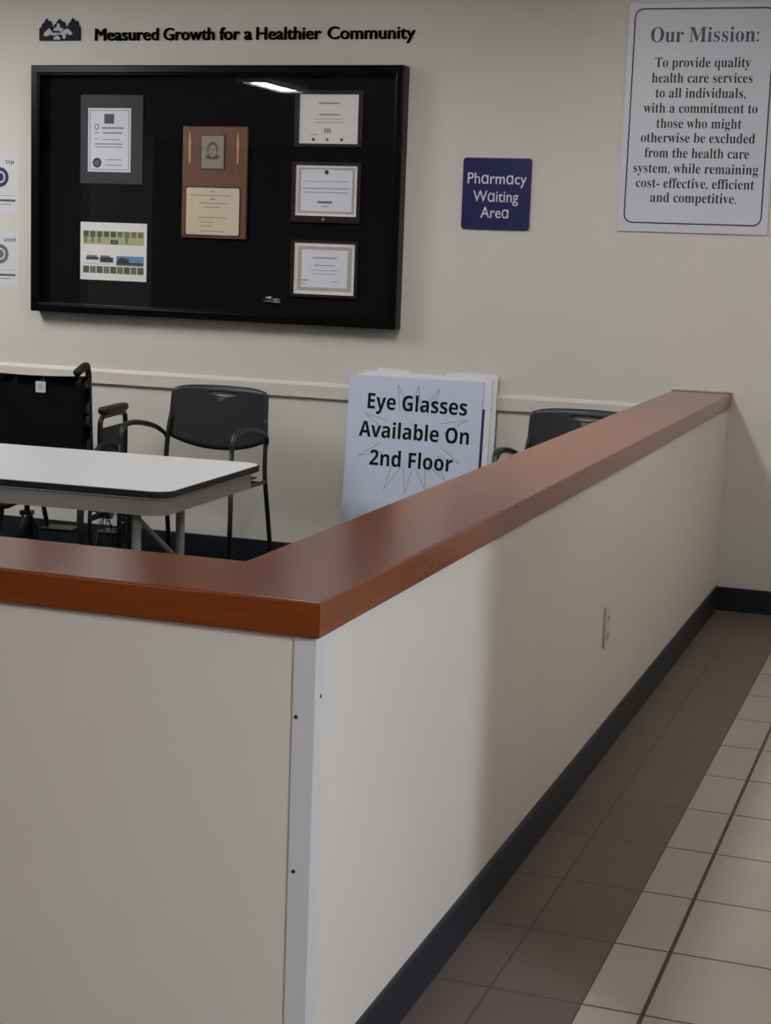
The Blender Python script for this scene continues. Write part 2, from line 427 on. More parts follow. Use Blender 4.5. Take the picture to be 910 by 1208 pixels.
ledge_board('long_board', [(CX1, CY0), (CX1, YB-0.001), (CX0, YB-0.001), (CX0, CY1)], 'wood_y')
ledge_board('short_board', [(CX1, CY0), (CX0, CY1), (-4.6, CY1), (-4.6, CY0)], 'wood_x')

# corner guard with nails
cg = tag(empty('corner_guard', (XK, YK, 0.104)), 'white vinyl corner guard on the near corner of the half wall', 'corner guard')
bm = bmesh.new(); t_ = 0.0025
prism(bm, [(t_, -t_), (-0.036, -t_), (-0.036, 0), (0, 0), (0, 0.036), (t_, 0.036)], lambda a, b, d: (a, b, d), 0.002, 0.856-0.106)
obj('angle_strip', bm, 'guard', cg, bevel=0.001)
for p, ax in (((-0.029, -0.003, 0.62), 'y'), ((0.003, 0.0205, 0.652), 'x'), ((-0.026, -0.003, 0.365), 'y')):
    b = bmesh.new(); ball(b, p, 0.0035, *((1, .4, 1) if ax == 'y' else (.4, 1, 1)), u=8, v=6); obj('nail', b, 'nail', cg, smooth=True)

# outlet plate on the corridor face
op = tag(empty('outlet_plate', (XK, 4.70, 0.402)), 'ivory outlet cover plate low on the corridor side of the half wall', 'outlet')
fx = lambda a, b, d: (d, a, b)
bm = bmesh.new(); prism(bm, rrect(-0.036, 0.036, -0.06, 0.06, 0.006), fx, 0, 0.007); obj('cover', bm, 'ivory', op, bevel=0.002)
for dz in (-0.026, 0.026):
    bm = bmesh.new(); prism(bm, rrect(-0.016, 0.016, dz-0.013, dz+0.013, 0.008), fx, 0.007, 0.009)
    o = obj('socket', bm, 'ivory', op)
    bm = bmesh.new()
    for a in (-0.006, 0.006): prism(bm, [(a-0.001, dz-0.004), (a+0.001, dz-0.004), (a+0.001, dz+0.005), (a-0.001, dz+0.005)], fx, 0.009, 0.0095)
    obj('slot', bm, 'socket_dark', o)

# ================================================================== WALL SIGNS AND LETTERING
F = wallfn(YB)
wl = tag(empty('wall_lettering', (0, 0, 0)), 'black raised letters reading Measured Growth for a Healthier Community', 'lettering')
for wd, a, b in (('Measured', -3.897, -3.573), ('Growth', -3.550, -3.296), ('for', -3.273, -3.172), ('a', -3.152, -3.113), ('Healthier', -3.094, -2.784), ('Community', -2.756, -2.352)):
    bm = bmesh.new(); 
    for dx, dz in ((0, 0), (-.0022, 0), (.0022, 0), (0, -.0013), (0, .0013), (-.0016, .0009), (.0016, -.0009)): text(bm, wd, a+.0022+dx, b-.0022+dx, 2.3485+dz, 0.0525, F, 0.008)
    obj('word', bm, 'letter', wl)

def lg(cx, cz): return (-4.184+(cx-200)/530*0.21, 2.349+(425-cz)/285*0.1)
em = tag(empty('wall_emblem', (0, 0, 0)), 'dark emblem of three pointed trees left of the raised lettering', 'emblem')
bm = bmesh.new()
prism(bm, [lg(*p) for p in ((200, 425), (200, 262), (222, 258), (240, 205), (262, 200), (290, 142), (318, 178), (345, 175), (356, 225), (380, 280), (398, 222), (425, 205), (440, 168), (466, 150), (490, 180), (522, 182), (535, 240), (566, 255), (585, 210), (605, 195), (636, 140), (660, 172), (696, 178), (710, 240), (730, 258), (730, 425))], F, 0, 0.012)
obj('tree_silhouette', bm, 'logo_dark', em)
bm = bmesh.new()
for poly in (((262, 365), (270, 320), (300, 300), (335, 265), (355, 300), (380, 320), (350, 350), (300, 372)),
             ((385, 300), (400, 270), (430, 250), (440, 205), (468, 215), (478, 260), (520, 270), (500, 310), (430, 300)),
             ((480, 320), (540, 285), (580, 275), (620, 310), (642, 345), (600, 358), (560, 330), (545, 400), (520, 405), (500, 350)),
             ((340, 345), (400, 325), (480, 330), (500, 348), (440, 352), (380, 362)),
             ((385, 412), (405, 375), (440, 360), (480, 390), (478, 415))):
    prism(bm, [lg(*p) for p in poly], F, 0.011, 0.0135)
obj('pale_relief', bm, 'logo_pale', em)

# blue room sign
bs = tag(empty('waiting_area_sign', (0, 0, 0)), 'square blue sign reading Pharmacy Waiting Area', 'sign')
bm = bmesh.new(); prism(bm, rrect(-2.112, -1.8105, 1.553, 1.8535, 0.014), F, 0, 0.012); obj('panel', bm, 'blue_sign', bs, bevel=0.002)
for wd, a, b, z in (('Ph\u0251rm\u0251cy', -2.089, -1.829, 1.745), ('W\u0251iting', -2.062, -1.862, 1.670), ('Are\u0251', -2.026, -1.903, 1.602)):
    bm = bmesh.new(); text(bm, wd, a, b, z, 0.046, F, 0.0128, None, 0.002); obj('text_line', bm, 'sign_text', bs)

# mission sign
ms = tag(empty('mission_sign', (0, 0, 0)), 'large white board headed Our Mission with a thin black border', 'sign')
bm = bmesh.new(); prism(bm, [(-1.431, 1.564), (-0.815, 1.564), (-0.815, 2.485), (-1.431, 2.485)], F, 0, 0.01); obj('panel', bm, 'sign_white', ms, bevel=0.001)
bm = bmesh.new(); ring(bm, rrect(-1.407, -0.840, 1.598, 2.462, 0.036), rrect(-1.4015, -0.8455, 1.6035, 2.4565, 0.031), F, 0.01, 0.0107); obj('border', bm, 'black_ink', ms)
bm = bmesh.new(); text(bm, 'Our Mission:', -1.336, -0.900, 2.328, 0.058, F, 0.0108, SERIF); obj('heading', bm, 'slate_ink', ms)
for s, a, b, z in (('To provide quality', -1.312, -0.925, 2.228), ('health care services', -1.322, -0.914, 2.167), ('to all individuals,', -1.303, -0.937, 2.107), ('with a commitment to', -1.349, -0.886, 2.047), ('those who might', -1.292, -0.946, 1.986),
                   ('otherwise be excluded', -1.353, -0.888, 1.928), ('from the health care', -1.334, -0.908, 1.867), ('system, while remaining', -1.377, -0.867, 1.805), ('cost- effective, efficient', -1.363, -0.879, 1.745), ('and competitive.', -1.300, -0.947, 1.687)):
    bm = bmesh.new(); text(bm, s, a, b, z, 0.039, F, 0.0108, SERIF); obj('text_line', bm, 'black_ink', ms)

# two notices at the left
def notice(z0, z1, label, lines, ringmat):
    r = tag(empty('wall_notice', (-4.4, YB, z0)), label, 'notice')
    fn = lambda a, b, d: (a+4.4, -d, b-z0)
    bm = bmesh.new(); prism(bm, [(-4.506, z0), (-4.290, z0), (-4.290, z1), (-4.506, z1)], fn, 0, 0.002); obj('sheet', bm, 'notice_paper', r)
    bm = bmesh.new()
    for s, a, b, z, c in lines: text(bm, s, a, b, z, c, fn, 0.0026, BS)
    zc = z1-0.115 if ringmat == 'navy_ink' else z0+0.150
    bars(bm, [(-4.48, -4.318, z0+0.075, 0.0015), (-4.47, -4.315, z0+0.052, 0.010), (-4.46, -4.34, z0+0.034, 0.003)], fn, 0.002)
    obj('printing', bm, 'slate_ink', r)
    bm = bmesh.new()
    C = lambda q: [(-4.398+q*math.cos(2*PI*k/28), zc+q*math.sin(2*PI*k/28)) for k in range(28)]
    ring(bm, C(0.046), C(0.028), fn, 0.002, 0.0027); disc(bm, (-4.398, zc), 0.02, fn, 0.002, 0.0027)
    obj('seal', bm, ringmat, r)
notice(1.565, 1.840, 'white notice with a navy ring, upper of two at the left edge', [('Up', -4.366, -4.322, 1.788, 0.018)], 'navy_ink')
notice(1.216, 1.480, 'white notice with a grey ring, lower of two at the left edge', [('uted', -4.378, -4.316, 1.425, 0.018)], 'grey_ink')

# ================================================================== DISPLAY CASE
DX0, DX1, DZ0, DZ1, DD = -4.19, -2.372, 1.108, 2.232, 0.075
dc = tag(empty('display_case', (0, 0, 0)), 'wide black framed glass display case on the back wall', 'display case')
FW = 0.036
bm = bmesh.new()
def rect(a, i=0.0): return [(DX0+i, DZ0+i), (DX1-i, DZ0+i), (DX1-i, DZ1-i), (DX0+i, DZ1-i)]
ring(bm, rect(0), rect(0, FW), F, 0, DD)
obj('frame', bm, 'black_frame', dc, bevel=0.005, seg=3)
obj('backing', bx(DX0+FW, DX1-FW, YB-0.012, YB-0.001, DZ0+FW, DZ1-FW), 'black_felt', dc)
bm = bmesh.new(); ring(bm, rect(0, FW), rect(0, FW+0.006), F, DD-0.016, DD-0.006); obj('glass_stop', bm, 'black_frame', dc, bevel=0.002)
bm = bmesh.new(); bm.faces.new([bm.verts.new((x, YB-DD+0.018, z)) for x, z in rect(0, FW)]); obj('glass_pane', bm, 'glass', dc)
YF = YB-0.012; G = wallfn(YF)

# three framed certificates
def certificate(label, ox, ix, frame, papers, rows, extra=None):
    r = tag(empty('framed_certificate', (ox[0], YF, ox[2])), label, 'certificate', None)
    fn = lambda a, b, d: (a-ox[0], -d, b-ox[2])
    R = lambda q: [(q[0], q[2]), (q[1], q[2]), (q[1], q[3]), (q[0], q[3])]
    bm = bmesh.new(); ring(bm, R(ox), R(ix), fn, 0, 0.014); obj('frame', bm, frame, r, bevel=0.002)
    bm = bmesh.new()
    for k, (q, mi) in enumerate(papers): prism(bm, R(q), fn, 0.001 if k == 0 else 0.006, 0.006+0.0004*k, mi)
    obj('paper', bm, ['paper', 'paper_blue', 'parchment'], r)
    bm = bmesh.new(); bars(bm, rows, fn, 0.0066)
    if extra: extra(bm, fn)
    obj('printing', bm, ['pale_ink', 'grey_ink', 'dark_print'], r)
    return r, fn
def ex1(bm, fn):
    for a in (-2.752, -2.741, -2.730): bars(bm, [(a, a+0.008, 1.957, 0.02)], fn, 0.0066)
    for a, m in ((-2.803, 2), (-2.737, 1), (-2.670, 2)): disc(bm, (a, 1.919), 0.007, fn, 0.0066, 0.0072, m, 10)
certificate('framed certificate with white sheet, topmost of three in the case', (-2.892, -2.574, 1.886, 2.130), (-2.871, -2.594, 1.901, 2.113),
            'cert_frame', [((-2.871, -2.594, 1.901, 2.113), 0)],
            [(-2.78, -2.685, 2.075, 0.007), (-2.778, -2.682, 2.026, 0.006), (-2.80, -2.66, 2.008, 0.0025), (-2.795, -2.66, 1.992, 0.0025), (-2.815, -2.785, 1.940, 0.003)], ex1)
def ex2(bm, fn):
    disc(bm, (-2.735, 1.778), 0.010, fn, 0.0072, 0.0078, 2, 14)
    bars(bm, [(-2.775, -2.705, 1.648, 0.009), (-2.755, -2.720, 1.630, 0.003)], fn, 0.0072, 1)
r2, f2 = certificate('framed certificate with beige border and round seal, middle of three in the case', (-2.899, -2.572, 1.558, 1.822), (-2.880, -2.590, 1.588, 1.808),
            'cert_frame', [((-2.880, -2.590, 1.588, 1.808), 0), ((-2.868, -2.602, 1.599, 1.798), 2), ((-2.856, -2.614, 1.609, 1.789), 1)],
            [(-2.84, -2.63, 1.738, 0.003), (-2.85, -2.625, 1.708, 0.004), (-2.84, -2.63, 1.690, 0.0035)], ex2)
bm = bmesh.new(); disc(bm, (-2.743, 1.573), 0.007, f2, 0.014, 0.018); obj('medallion', bm, 'gold', r2, bevel=0.001)
def ex3(bm, fn):
    bars(bm, [(-2.84, -2.81, 1.305, 0.007), (-2.84, -2.82, 1.290, 0.003), (-2.70, -2.665, 1.302, 0.003)], fn, 0.0072, 0)
certificate('framed certificate with grey inner border, lowest of three in the case', (-2.894, -2.574, 1.230, 1.482), (-2.878, -2.590, 1.244, 1.470),
            'cert_frame', [((-2.878, -2.590, 1.244, 1.470), 0), ((-2.862, -2.604, 1.259, 1.455), 2), ((-2.842, -2.624, 1.274, 1.440), 1)],
            [(-2.79, -2.675, 1.405, 0.006), (-2.785, -2.682, 1.372, 0.004), (-2.80, -2.67, 1.350, 0.0025), (-2.79, -2.68, 1.335, 0.0025)], ex3)

# proclamation in a grey folder mat
pr = tag(empty('framed_document', (-3.80, YF, 1.705)), 'white proclamation with a dark seal on a grey mat in the case', 'document')
fn = lambda a, b, d: (a+3.80, -d, b-1.705)
bm = bmesh.new(); prism(bm, [(-3.962, 1.705), (-3.640, 1.705), (-3.640, 2.106), (-3.962, 2.106)], fn, 0, 0.006); obj('mat', bm, 'grey_mat', pr, bevel=0.001)
bm = bmesh.new(); prism(bm, [(-3.921, 1.759), (-3.701, 1.759), (-3.701, 2.046), (-3.921, 2.046)], fn, 0.006, 0.0072); obj('sheet', bm, 'paper_blue', pr)
bm = bmesh.new()
R = lambda q: [(-3.921+q, 1.759+q), (-3.701-q, 1.759+q), (-3.701-q, 2.046-q), (-3.921+q, 2.046-q)]
ring(bm, R(0.009), R(0.0115), fn, 0.0072, 0.0078, 1)
prism(bm, [(-3.837, 1.977), (-3.787, 1.977), (-3.787, 2.020), (-3.837, 2.020)], fn, 0.0072, 0.0078, 2)
bars(bm, [(-3.85, -3.738, 1.957, 0.009), (-3.845, -3.745, 1.935, 0.008), (-3.885, -3.865, 1.935, 0.005), (-3.885, -3.865, 1.908, 0.004), (-3.845, -3.76, 1.905, 0.004), (-3.885, -3.745, 1.885, 0.006), (-3.885, -3.745, 1.872, 0.0045), (-3.83, -3.745, 1.814, 0.004), (-3.83, -3.745, 1.790, 0.004)], fn, 0.0072, 0)
obj('printing', bm, ['pale_ink', 'grey_ink', 'slate_ink'], pr)
bm = bmesh.new(); ring(bm, [(-3.876+0.012*math.cos(k*.3142), 1.962+0.014*math.sin(k*.3142)) for k in range(20)], [(-3.876+0.008*math.cos(k*.3142), 1.962+0.010*math.sin(k*.3142)) for k in range(20)], fn, 0.0072, 0.0078); obj('initial', bm, 'grey_ink', pr)
bm = bmesh.new(); disc(bm, (-3.873, 1.800), 0.0225, fn, 0.0072, 0.0082, 0, 24)
ring(bm, [(-3.873+0.011*math.cos(k*.3927), 1.800+0.011*math.sin(k*.3927)) for k in range(16)], [(-3.873+0.005*math.cos(k*.3927), 1.800+0.005*math.sin(k*.3927)) for k in range(16)], fn, 0.0082, 0.0087, 1)
obj('seal', bm, ['dark_print', 'grey_print'], pr)

# sheet of small pictures
ph = tag(empty('photo_sheet', (-3.79, YF, 1.264)), 'white sheet of small green and blue pictures low in the case', 'document')
fn = lambda a, b, d: (a+3.79, -d, b-1.264)
X0, X1, Z0, Z1 = -3.959, -3.615, 1.264, 1.529
bm = bmesh.new(); prism(bm, [(X0, Z0), (X1, Z0), (X1, Z1), (X0, Z1)], fn, 0, 0.003); obj('sheet', bm, 'paper', ph)
U = lambda u: X0+(X1-X0)*u
V = lambda v: Z1-(Z1-Z0)*v
bm = bmesh.new()
def pic(u0, u1, v0, v1, mi, d=0.003): prism(bm, [(U(u0), V(v1)), (U(u1), V(v1)), (U(u1), V(v0)), (U(u0), V(v0))], fn, d, d+0.0006, mi)
pic(.04, .96, .15, .38, 0)
for k in range(9):
    a = .05+k*.103; pic(a, a+.075, .15, .25, 2 if k < 5 else 1, .0036)
    if k in (0, 1, 2, 6): pic(a+.015, a+.05, .25, .35, 1, .0036)
    pic(a-.005, a+.085, .76, .88, 1 if k % 2 else 2)
pic(.46, .57, .30, .37, 4, .0036); pic(.49, .54, .32, .35, 5, .0042)
pic(.09, .28, .60, .65, 4); pic(.10, .25, .57, .60, 5); pic(.30, .50, .60, .69, 4); pic(.31, .45, .57, .60, 5); pic(.10, .46, .715, .722, 5)
pic(.55, .96, .57, .74, 3); pic(.55, .96, .68, .72, 4, .0036); pic(.57, .74, .62, .68, 4, .0036); pic(.60, .68, .60, .62, 4, .0036); pic(.56, .95, .72, .74, 5, .0036)
obj('pictures', bm, ['leaf_pale', 'leaf_mid', 'leaf_dark', 'sky_print', 'dark_print', 'grey_print'], ph)

# award plaque
aw = tag(empty('award_plaque', (-3.275, YF, 1.472)), 'walnut award plaque with a portrait above a brass plate', 'plaque')
fn = lambda a, b, d: (a+3.275, -d, b-1.472)
bm = bmesh.new(); prism(bm, [(-3.435, 1.473), (-3.114, 1.473), (-3.114, 1.970), (-3.435, 1.970)], fn, 0, 0.016); obj('wood_board', bm, 'plaque_wood', aw, bevel=0.005)
bm = bmesh.new(); prism(bm, [(-3.343, 1.779), (-3.222, 1.779), (-3.222, 1.932), (-3.343, 1.932)], fn, 0.016, 0.019, 1)
prism(bm, [(-3.338, 1.784), (-3.228, 1.784), (-3.228, 1.928), (-3.338, 1.928)], fn, 0.019, 0.020, 0); po = obj('portrait_plate', bm, ['tin', 'plaque_edge'], aw)
bm = bmesh.new()
E = lambda a, b, x, z, n=20: [(x+a*math.cos(2*PI*k/n), z+b*math.sin(2*PI*k/n)) for k in range(n)]
prism(bm, E(.026, .034, -3.283, 1.868), fn, .020, .0204); prism(bm, E(.034, .012, -3.283, 1.835), fn, .020, .0203)
prism(bm, E(.020, .027, -3.283, 1.862), fn, .0204, .0208, 1)
for dx in (-.008, .008): prism(bm, E(.005, .0022, -3.283+dx, 1.868, 10), fn, .0208, .0211, 0)
prism(bm, E(.007, .0018, -3.283, 1.848, 10), fn, .0208, .0211, 0); prism(bm, E(.002, .006, -3.283, 1.858, 8), fn, .0208, .0211, 0)
obj('engraved_head', bm, ['tin_ink', 'tin'], po)
bm = bmesh.new(); prism(bm, rrect(-3.415, -3.141, 1.483, 1.704, .012), fn, 0.016, 0.018, 1); prism(bm, rrect(-3.409, -3.147, 1.489, 1.698, .010), fn, 0.018, 0.020, 0); br = obj('brass_plate', bm, ['brass', 'plaque_edge'], aw)
bm = bmesh.new(); bars(bm, [(-3.39, -3.19, 1.665, .003), (-3.29, -3.27, 1.682, .004), (-3.29, -3.265, 1.648, .005), (-3.345, -3.20, 1.630, .0035), (-3.32, -3.24, 1.612, .003), (-3.35, -3.21, 1.566, .003), (-3.335, -3.27, 1.545, .003), (-3.335, -3.275, 1.528, .003), (-3.34, -3.22, 1.505, .003)], fn, 0.020); obj('engraving', bm, 'brass_ink', br)
for a in (-3.396, -3.159):
    bm = bmesh.new(); prism(bm, [(a-.006, 1.806), (a+.006, 1.806), (a+.008, 1.90), (a+.004, 1.935), (a, 1.948), (a-.004, 1.935), (a-.008, 1.90)], fn, 0.016, 0.020); obj('gold_flourish', bm, 'gold', aw, bevel=.001)

# small pin
bm = bmesh.new()
ball(bm, (0, 0, 0), .012, 1.1, .5, .9); ball(bm, (.030, 0, -.006), .012, 1.6, .5, .7); ball(bm, (-.018, 0, .001), .007, 1, .6, 1)
tube(bm, [(-.032, 0, -.012), (0, -.001, -.014), (.05, 0, -.016)], .004, 8)
tag(obj('small_pin', bm, 'silver', smooth=True, loc=(-2.99, YF-.007, 1.216)), 'tiny dark silver pin low in the case, left of the certificates', 'pin')

# ================================================================== LEANING SIGN BOARDS
def lean(name, xc, ybot, ytop, label):
    a = math.atan2(ytop-ybot, 0.9)
    return tag(empty(name, (xc, ybot, 0.002), 0, -a), label, 'sign board')
LF = lambda a, b, d: (a, -d, b)
b1 = lean('sign_board', -2.277, 6.915, 6.993, 'pale blue board reading Eye Glasses Available On 2nd Floor')
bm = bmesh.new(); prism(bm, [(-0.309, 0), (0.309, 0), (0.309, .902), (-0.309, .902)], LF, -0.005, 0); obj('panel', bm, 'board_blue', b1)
for s, a, b, z, dr in (('Eye Glasses', -2.494, -2.035, .757, .004), ('Available On', -2.527, -2.018, .632, .004), ('2nd Floor', -2.469, -2.085, .508, .003)):
    bm = bmesh.new(); text(bm, s, a+2.277, b+2.277, z, .068, LF, .0008, BS, 0.003, drop=dr); obj('text_line', bm, 'board_ink', b1)
tips = [(-2.357, .868), (-2.262, .874), (-2.165, .862), (-2.030, .735), (-2.055, .545), (-2.112, .462), (-2.200, .408), (-2.297, .394), (-2.395, .403), (-2.522, .545), (-2.505, .735)]
bm = bmesh.new(); cxs, czs = -2.277, .64
for i, (x, z) in enumerate(tips):
    dx, dz = x-cxs, z-czs; L = math.hypot(dx, dz); ux, uz = dx/L, dz/L
    for s in (-1, 1):
        bxx, bz = cxs+ux*L*.55-uz*s*.022, czs+uz*L*.55*(.95)+ux*s*.022
        ex, ez = x-bxx, z-bz; l = math.hypot(ex, ez); nx, nz = -ez/l*.0009, ex/l*.0009
        prism(bm, [(bxx-nx+2.277, bz-nz), (x-nx+2.277, z-nz), (x+nx+2.277, z+nz), (bxx+nx+2.277, bz+nz)], LF, 0, .0005)
obj('starburst', bm, 'grey_ink', b1)
b2 = lean('sign_board', -2.240, 6.925, 7.000, 'white board with a navy edge stripe, just behind the eye glasses board')
bm = bmesh.new(); prism(bm, [(-0.309, 0), (0.309, 0), (0.309, .912), (-0.309, .908)], LF, -0.005, 0); obj('panel', bm, 'board_white', b2)
bm = bmesh.new(); prism(bm, [(.268, .03), (.283, .03), (.283, .785), (.268, .785)], LF, 0, .0006); obj('stripe', bm, 'stripe_blue', b2)
b3 = lean('sign_board', -2.222, 6.935, 7.0075, 'worn white board with a torn top, rearmost of the leaning boards')
bm = bmesh.new(); prism(bm, [(-.305, 0), (.312, 0), (.312, .934), (.25, .936), (.14, .936), (.08, .932), (.075, .920), (-.05, .920), (-.09, .920), (-.095, .930), (-.20, .936), (-.235, .938), (-.238, .922), (-.305, .920)], LF, -0.006, 0); obj('panel', bm, 'board_white', b3)

# ================================================================== CHAIRS
def back_shell():
    bm = bmesh.new(); nx, nz = 20, 12; g = []
    for j in range(nz+1):
        v = j/nz; row = []
        for i in range(nx+1):
            u = i/nx*2-1
            top = .832-.012*abs(u)**6-.006*u*u; bot = .548+.052*abs(u)**2.2
            z = bot+(top-bot)*v
            half = .232+.006*(1-v)-.010*max(0, v-.9)/.1*abs(u)
            y = .232+.035*(1-u*u)+(z-.55)*.10+.012*math.sin(v*PI)*0
            row.append(bm.verts.new((u*half, y, z)))
        g.append(row)
    for j in range(nz):
        for i in range(nx): bm.faces.new((g[j][i], g[j][i+1], g[j+1][i+1], g[j+1][i]))
    h = [[bm.verts.new(v.co+Vector((0, .014, 0))) for v in row] for row in g]
    for j in range(nz):
        for i in range(nx): bm.faces.new((h[j][i], h[j+1][i], h[j+1][i+1], h[j][i+1]))
    loop = [(0, i) for i in range(nx)]+[(j, nx) for j in range(nz)]+[(nz, i) for i in range(nx, 0, -1)]+[(j, 0) for j in range(nz, 0, -1)]
    for k in range(len(loop)):
        (a, b), (c, d) = loop[k], loop[(k+1) % len(loop)]; bm.faces.new((g[a][b], h[a][b], h[c][d], g[c][d]))
    bmesh.ops.recalc_face_normals(bm, faces=bm.faces[:])
    me = bpy.data.meshes.new('a'); bm.to_mesh(me); o = bpy.data.objects.new('a', me); COL.objects.link(o)
    b = bmesh.new()
    lens = [(x/20*.062, .016*(1-(x/20)**2)) for x in range(-20, 21)]
    prism(b, [(x, .798+h*.35) for x, h in lens] + [(x, .798-h*.9) for x, h in lens[::-1][1:-1]], lambda a, c, d: (a, d, c), .1, .5)
    mc = bpy.data.meshes.new('c'); b.to_mesh(mc); b.free(); bm.free(); c = bpy.data.objects.new('c', mc); COL.objects.link(c)
    md = o.modifiers.new('b', 'BOOLEAN'); md.object = c; md.operation = 'DIFFERENCE'; md.solver = 'EXACT'
    dg = bpy.context.evaluated_depsgraph_get(); out = bpy.data.meshes.new_from_object(o.evaluated_get(dg))
    r = bmesh.new(); r.from_mesh(out)
    for q in (o, c): bpy.data.objects.remove(q)
    return r

def make_chair(loc, rz, label):
    t = tag(empty('guest_chair', loc, rz), label, 'chair', 'black stacking armchairs along the back wall')
    o = obj('backrest', back_shell(), 'chair_plastic', t)
    for p in o.data.polygons: p.use_smooth = abs(p.normal.y) > .5
    bm = bmesh.new(); n = 14; g = []
    for j in range(n+1):
        row = []
        for i in range(n+1):
            u, v = i/n*2-1, j/n*2-1
            uu, vv = u*math.sqrt(1-v*v*.12), v*math.sqrt(1-u*u*.12)
            row.append(bm.verts.new((uu*.24, vv*.22-.01, .452-.018*(1-u*u)*(1-v*v)-(.03*max(0, -v-.6)/.4))))
        g.append(row)
    for j in range(n):
        for i in range(n): bm.faces.new((g[j][i], g[j][i+1], g[j+1][i+1], g[j+1][i]))
    bmesh.ops.solidify(bm, geom=bm.faces[:], thickness=.018); bmesh.ops.recalc_face_normals(bm, faces=bm.faces[:])
    obj('seat', bm, 'chair_plastic', t, smooth=True)
    for s in (-1, 1):
        bm = bmesh.new(); tube(bm, [(s*.258, -.175, 0), (s*.258, -.17, .3), (s*.258, -.168, .6)], .0105, 10); obj('leg', bm, 'chair_metal', t, smooth=True)
        bm = bmesh.new(); tube(bm, spline([(s*.252, .305, 0), (s*.247, .262, .25), (s*.240, .228, .46), (s*.236, .238, .62), (s*.228, .252, .70)], 5), .0105, 10); obj('leg', bm, 'chair_metal', t, smooth=True)
        bm = bmesh.new(); pts = spline([(s*.258, -.168, .595), (s*.259, -.162, .640), (s*.262, -.130, .672), (s*.266, -.05, .680), (s*.266, .06, .668), (s*.262, .16, .645), (s*.248, .222, .612), (s*.236, .236, .585)], 5)
        k = len(pts); tube(bm, pts, [.011+.008*math.sin(PI*min(1, max(0, (i/(k-1)-.1)/.75))) for i in range(k)], 10, flat=.65); obj('armrest', bm, 'chair_plastic', t, smooth=True)
    bm = bmesh.new()
    for y in (-.15, .18): tube(bm, [(-.25, y-.02, .43), (.25, y-.02, .43)], .009, 8)
    for s in (-1, 1): tube(bm, [(s*.253, -.17, .43), (s*.243, .23, .43)], .009, 8)
    obj('seat_frame', bm, 'chair_metal', t, smooth=True)
    return t
make_chair((-3.105, 6.485, 0), math.radians(0), 'black plastic armchair between the wheelchair and the leaning boards')
make_chair((-1.462, 6.485, 0), math.radians(0), 'black plastic armchair mostly hidden behind the ledge, right of the boards')

# ================================================================== TABLE
tb = tag(empty('folding_table', (-2.18, 4.385, 0), math.radians(1.7)), 'white topped folding table with black edge and grey legs', 'table')
TL, TD = 1.83, .772
fz = lambda a, b, d: (a, b, d)
def plan(i, r): return rrect(-TL+i, -i, i, TD-i, r, 8)
bm = bmesh.new(); prism(bm, plan(0.004, .055), fz, .7045, .730); obj('tabletop', bm, 'laminate', tb, bevel=.002)
bm = bmesh.new(); ring(bm, plan(0, .058), plan(.0042, .055), fz, .708, .7285); obj('edge_band', bm, 'rubber', tb, bevel=.002)
bm = bmesh.new(); ring(bm, plan(.022, .05), plan(.030, .045), fz, .652, .704); obj('apron', bm, 'apron', tb)
for ex in (-.155, -TL+.155):
    for y in (.12, .44) if ex > -.5 else (.12, .60):
        bm = bmesh.new(); tube(bm, [(ex, y, 0), (ex, y, .70)], .0145, 12); obj('leg', bm, 'grey_metal', tb, smooth=True)
    bm = bmesh.new(); y0, y1 = (.12, .44) if ex > -.5 else (.12, .60); tube(bm, [(ex, y0, .26), (ex, y1, .26)], .010, 8); obj('leg_crossbar', bm, 'grey_metal', tb, smooth=True)
    s = -1 if ex > -.5 else 1
    bm = bmesh.new(); tube(bm, [(ex+s*.165, y1-.14, .66), (ex, y1-.005, .44)], .009, 8); obj('brace', bm, 'grey_metal', tb, smooth=True)

# ================================================================== WHEELCHAIR
wc = tag(empty('wheelchair', (-3.718, 6.24, 0), math.radians(8)), 'black folding wheelchair parked behind the table facing the wall', 'wheelchair')
bm = bmesh.new()
for s in (-1, 1):
    tube(bm, spline([(s*.235, .03, .30), (s*.235, .01, .55), (s*.235, -.012, .80), (s*.235, -.02, .885)], 5), .0125, 10)
    tube(bm, [(s*.235, .02, .50), (s*.235, .42, .50), (s*.235, .44, .47), (s*.235, .44, .20)], .0125, 10)
    tube(bm, [(s*.235, .02, .27), (s*.235, .42, .27)], .0125, 10)
tube(bm, [(-.22, .18, .27), (.22, .22, .49)], .011, 8); tube(bm, [(.22, .18, .27), (-.22, .22, .49)], .011, 8)
obj('frame', bm, 'chair_metal', wc, smooth=True)
bm = bmesh.new(); g = []
for j in range(9):
    v = j/8; row = []
    for i in range(13):
        u = i/12*2-1; row.append(bm.verts.new((u*.246, -.028+.015*(1-u*u)-.02*(v-.5), .47+(.885-.010*(1-u*u)-.47)*v)))
    g.append(row)
for j in range(8):
    for i in range(12): bm.faces.new((g[j][i], g[j][i+1], g[j+1][i+1], g[j+1][i]))
bmesh.ops.solidify(bm, geom=bm.faces[:], thickness=.012); bmesh.ops.recalc_face_normals(bm, faces=bm.faces[:])
bk = obj('backrest', bm, 'vinyl', wc, smooth=True)
bm = bmesh.new(); prism(bm, rrect(.005, .050, .805, .852, .003), lambda a, b, d: (a, -.034-d, b), 0, .0015, 0)
for k in range(5):
    a = 2*PI*k/5; prism(bm, [(.0275, .829), (.0275+.012*math.cos(a-.2), .829+.012*math.sin(a-.2)), (.0275+.012*math.cos(a+.2), .829+.012*math.sin(a+.2))], lambda p, q, d: (p, -.0355-d, q), 0, .0004, 1)
obj('care_tag', bm, ['tag', 'grey_ink'], bk)
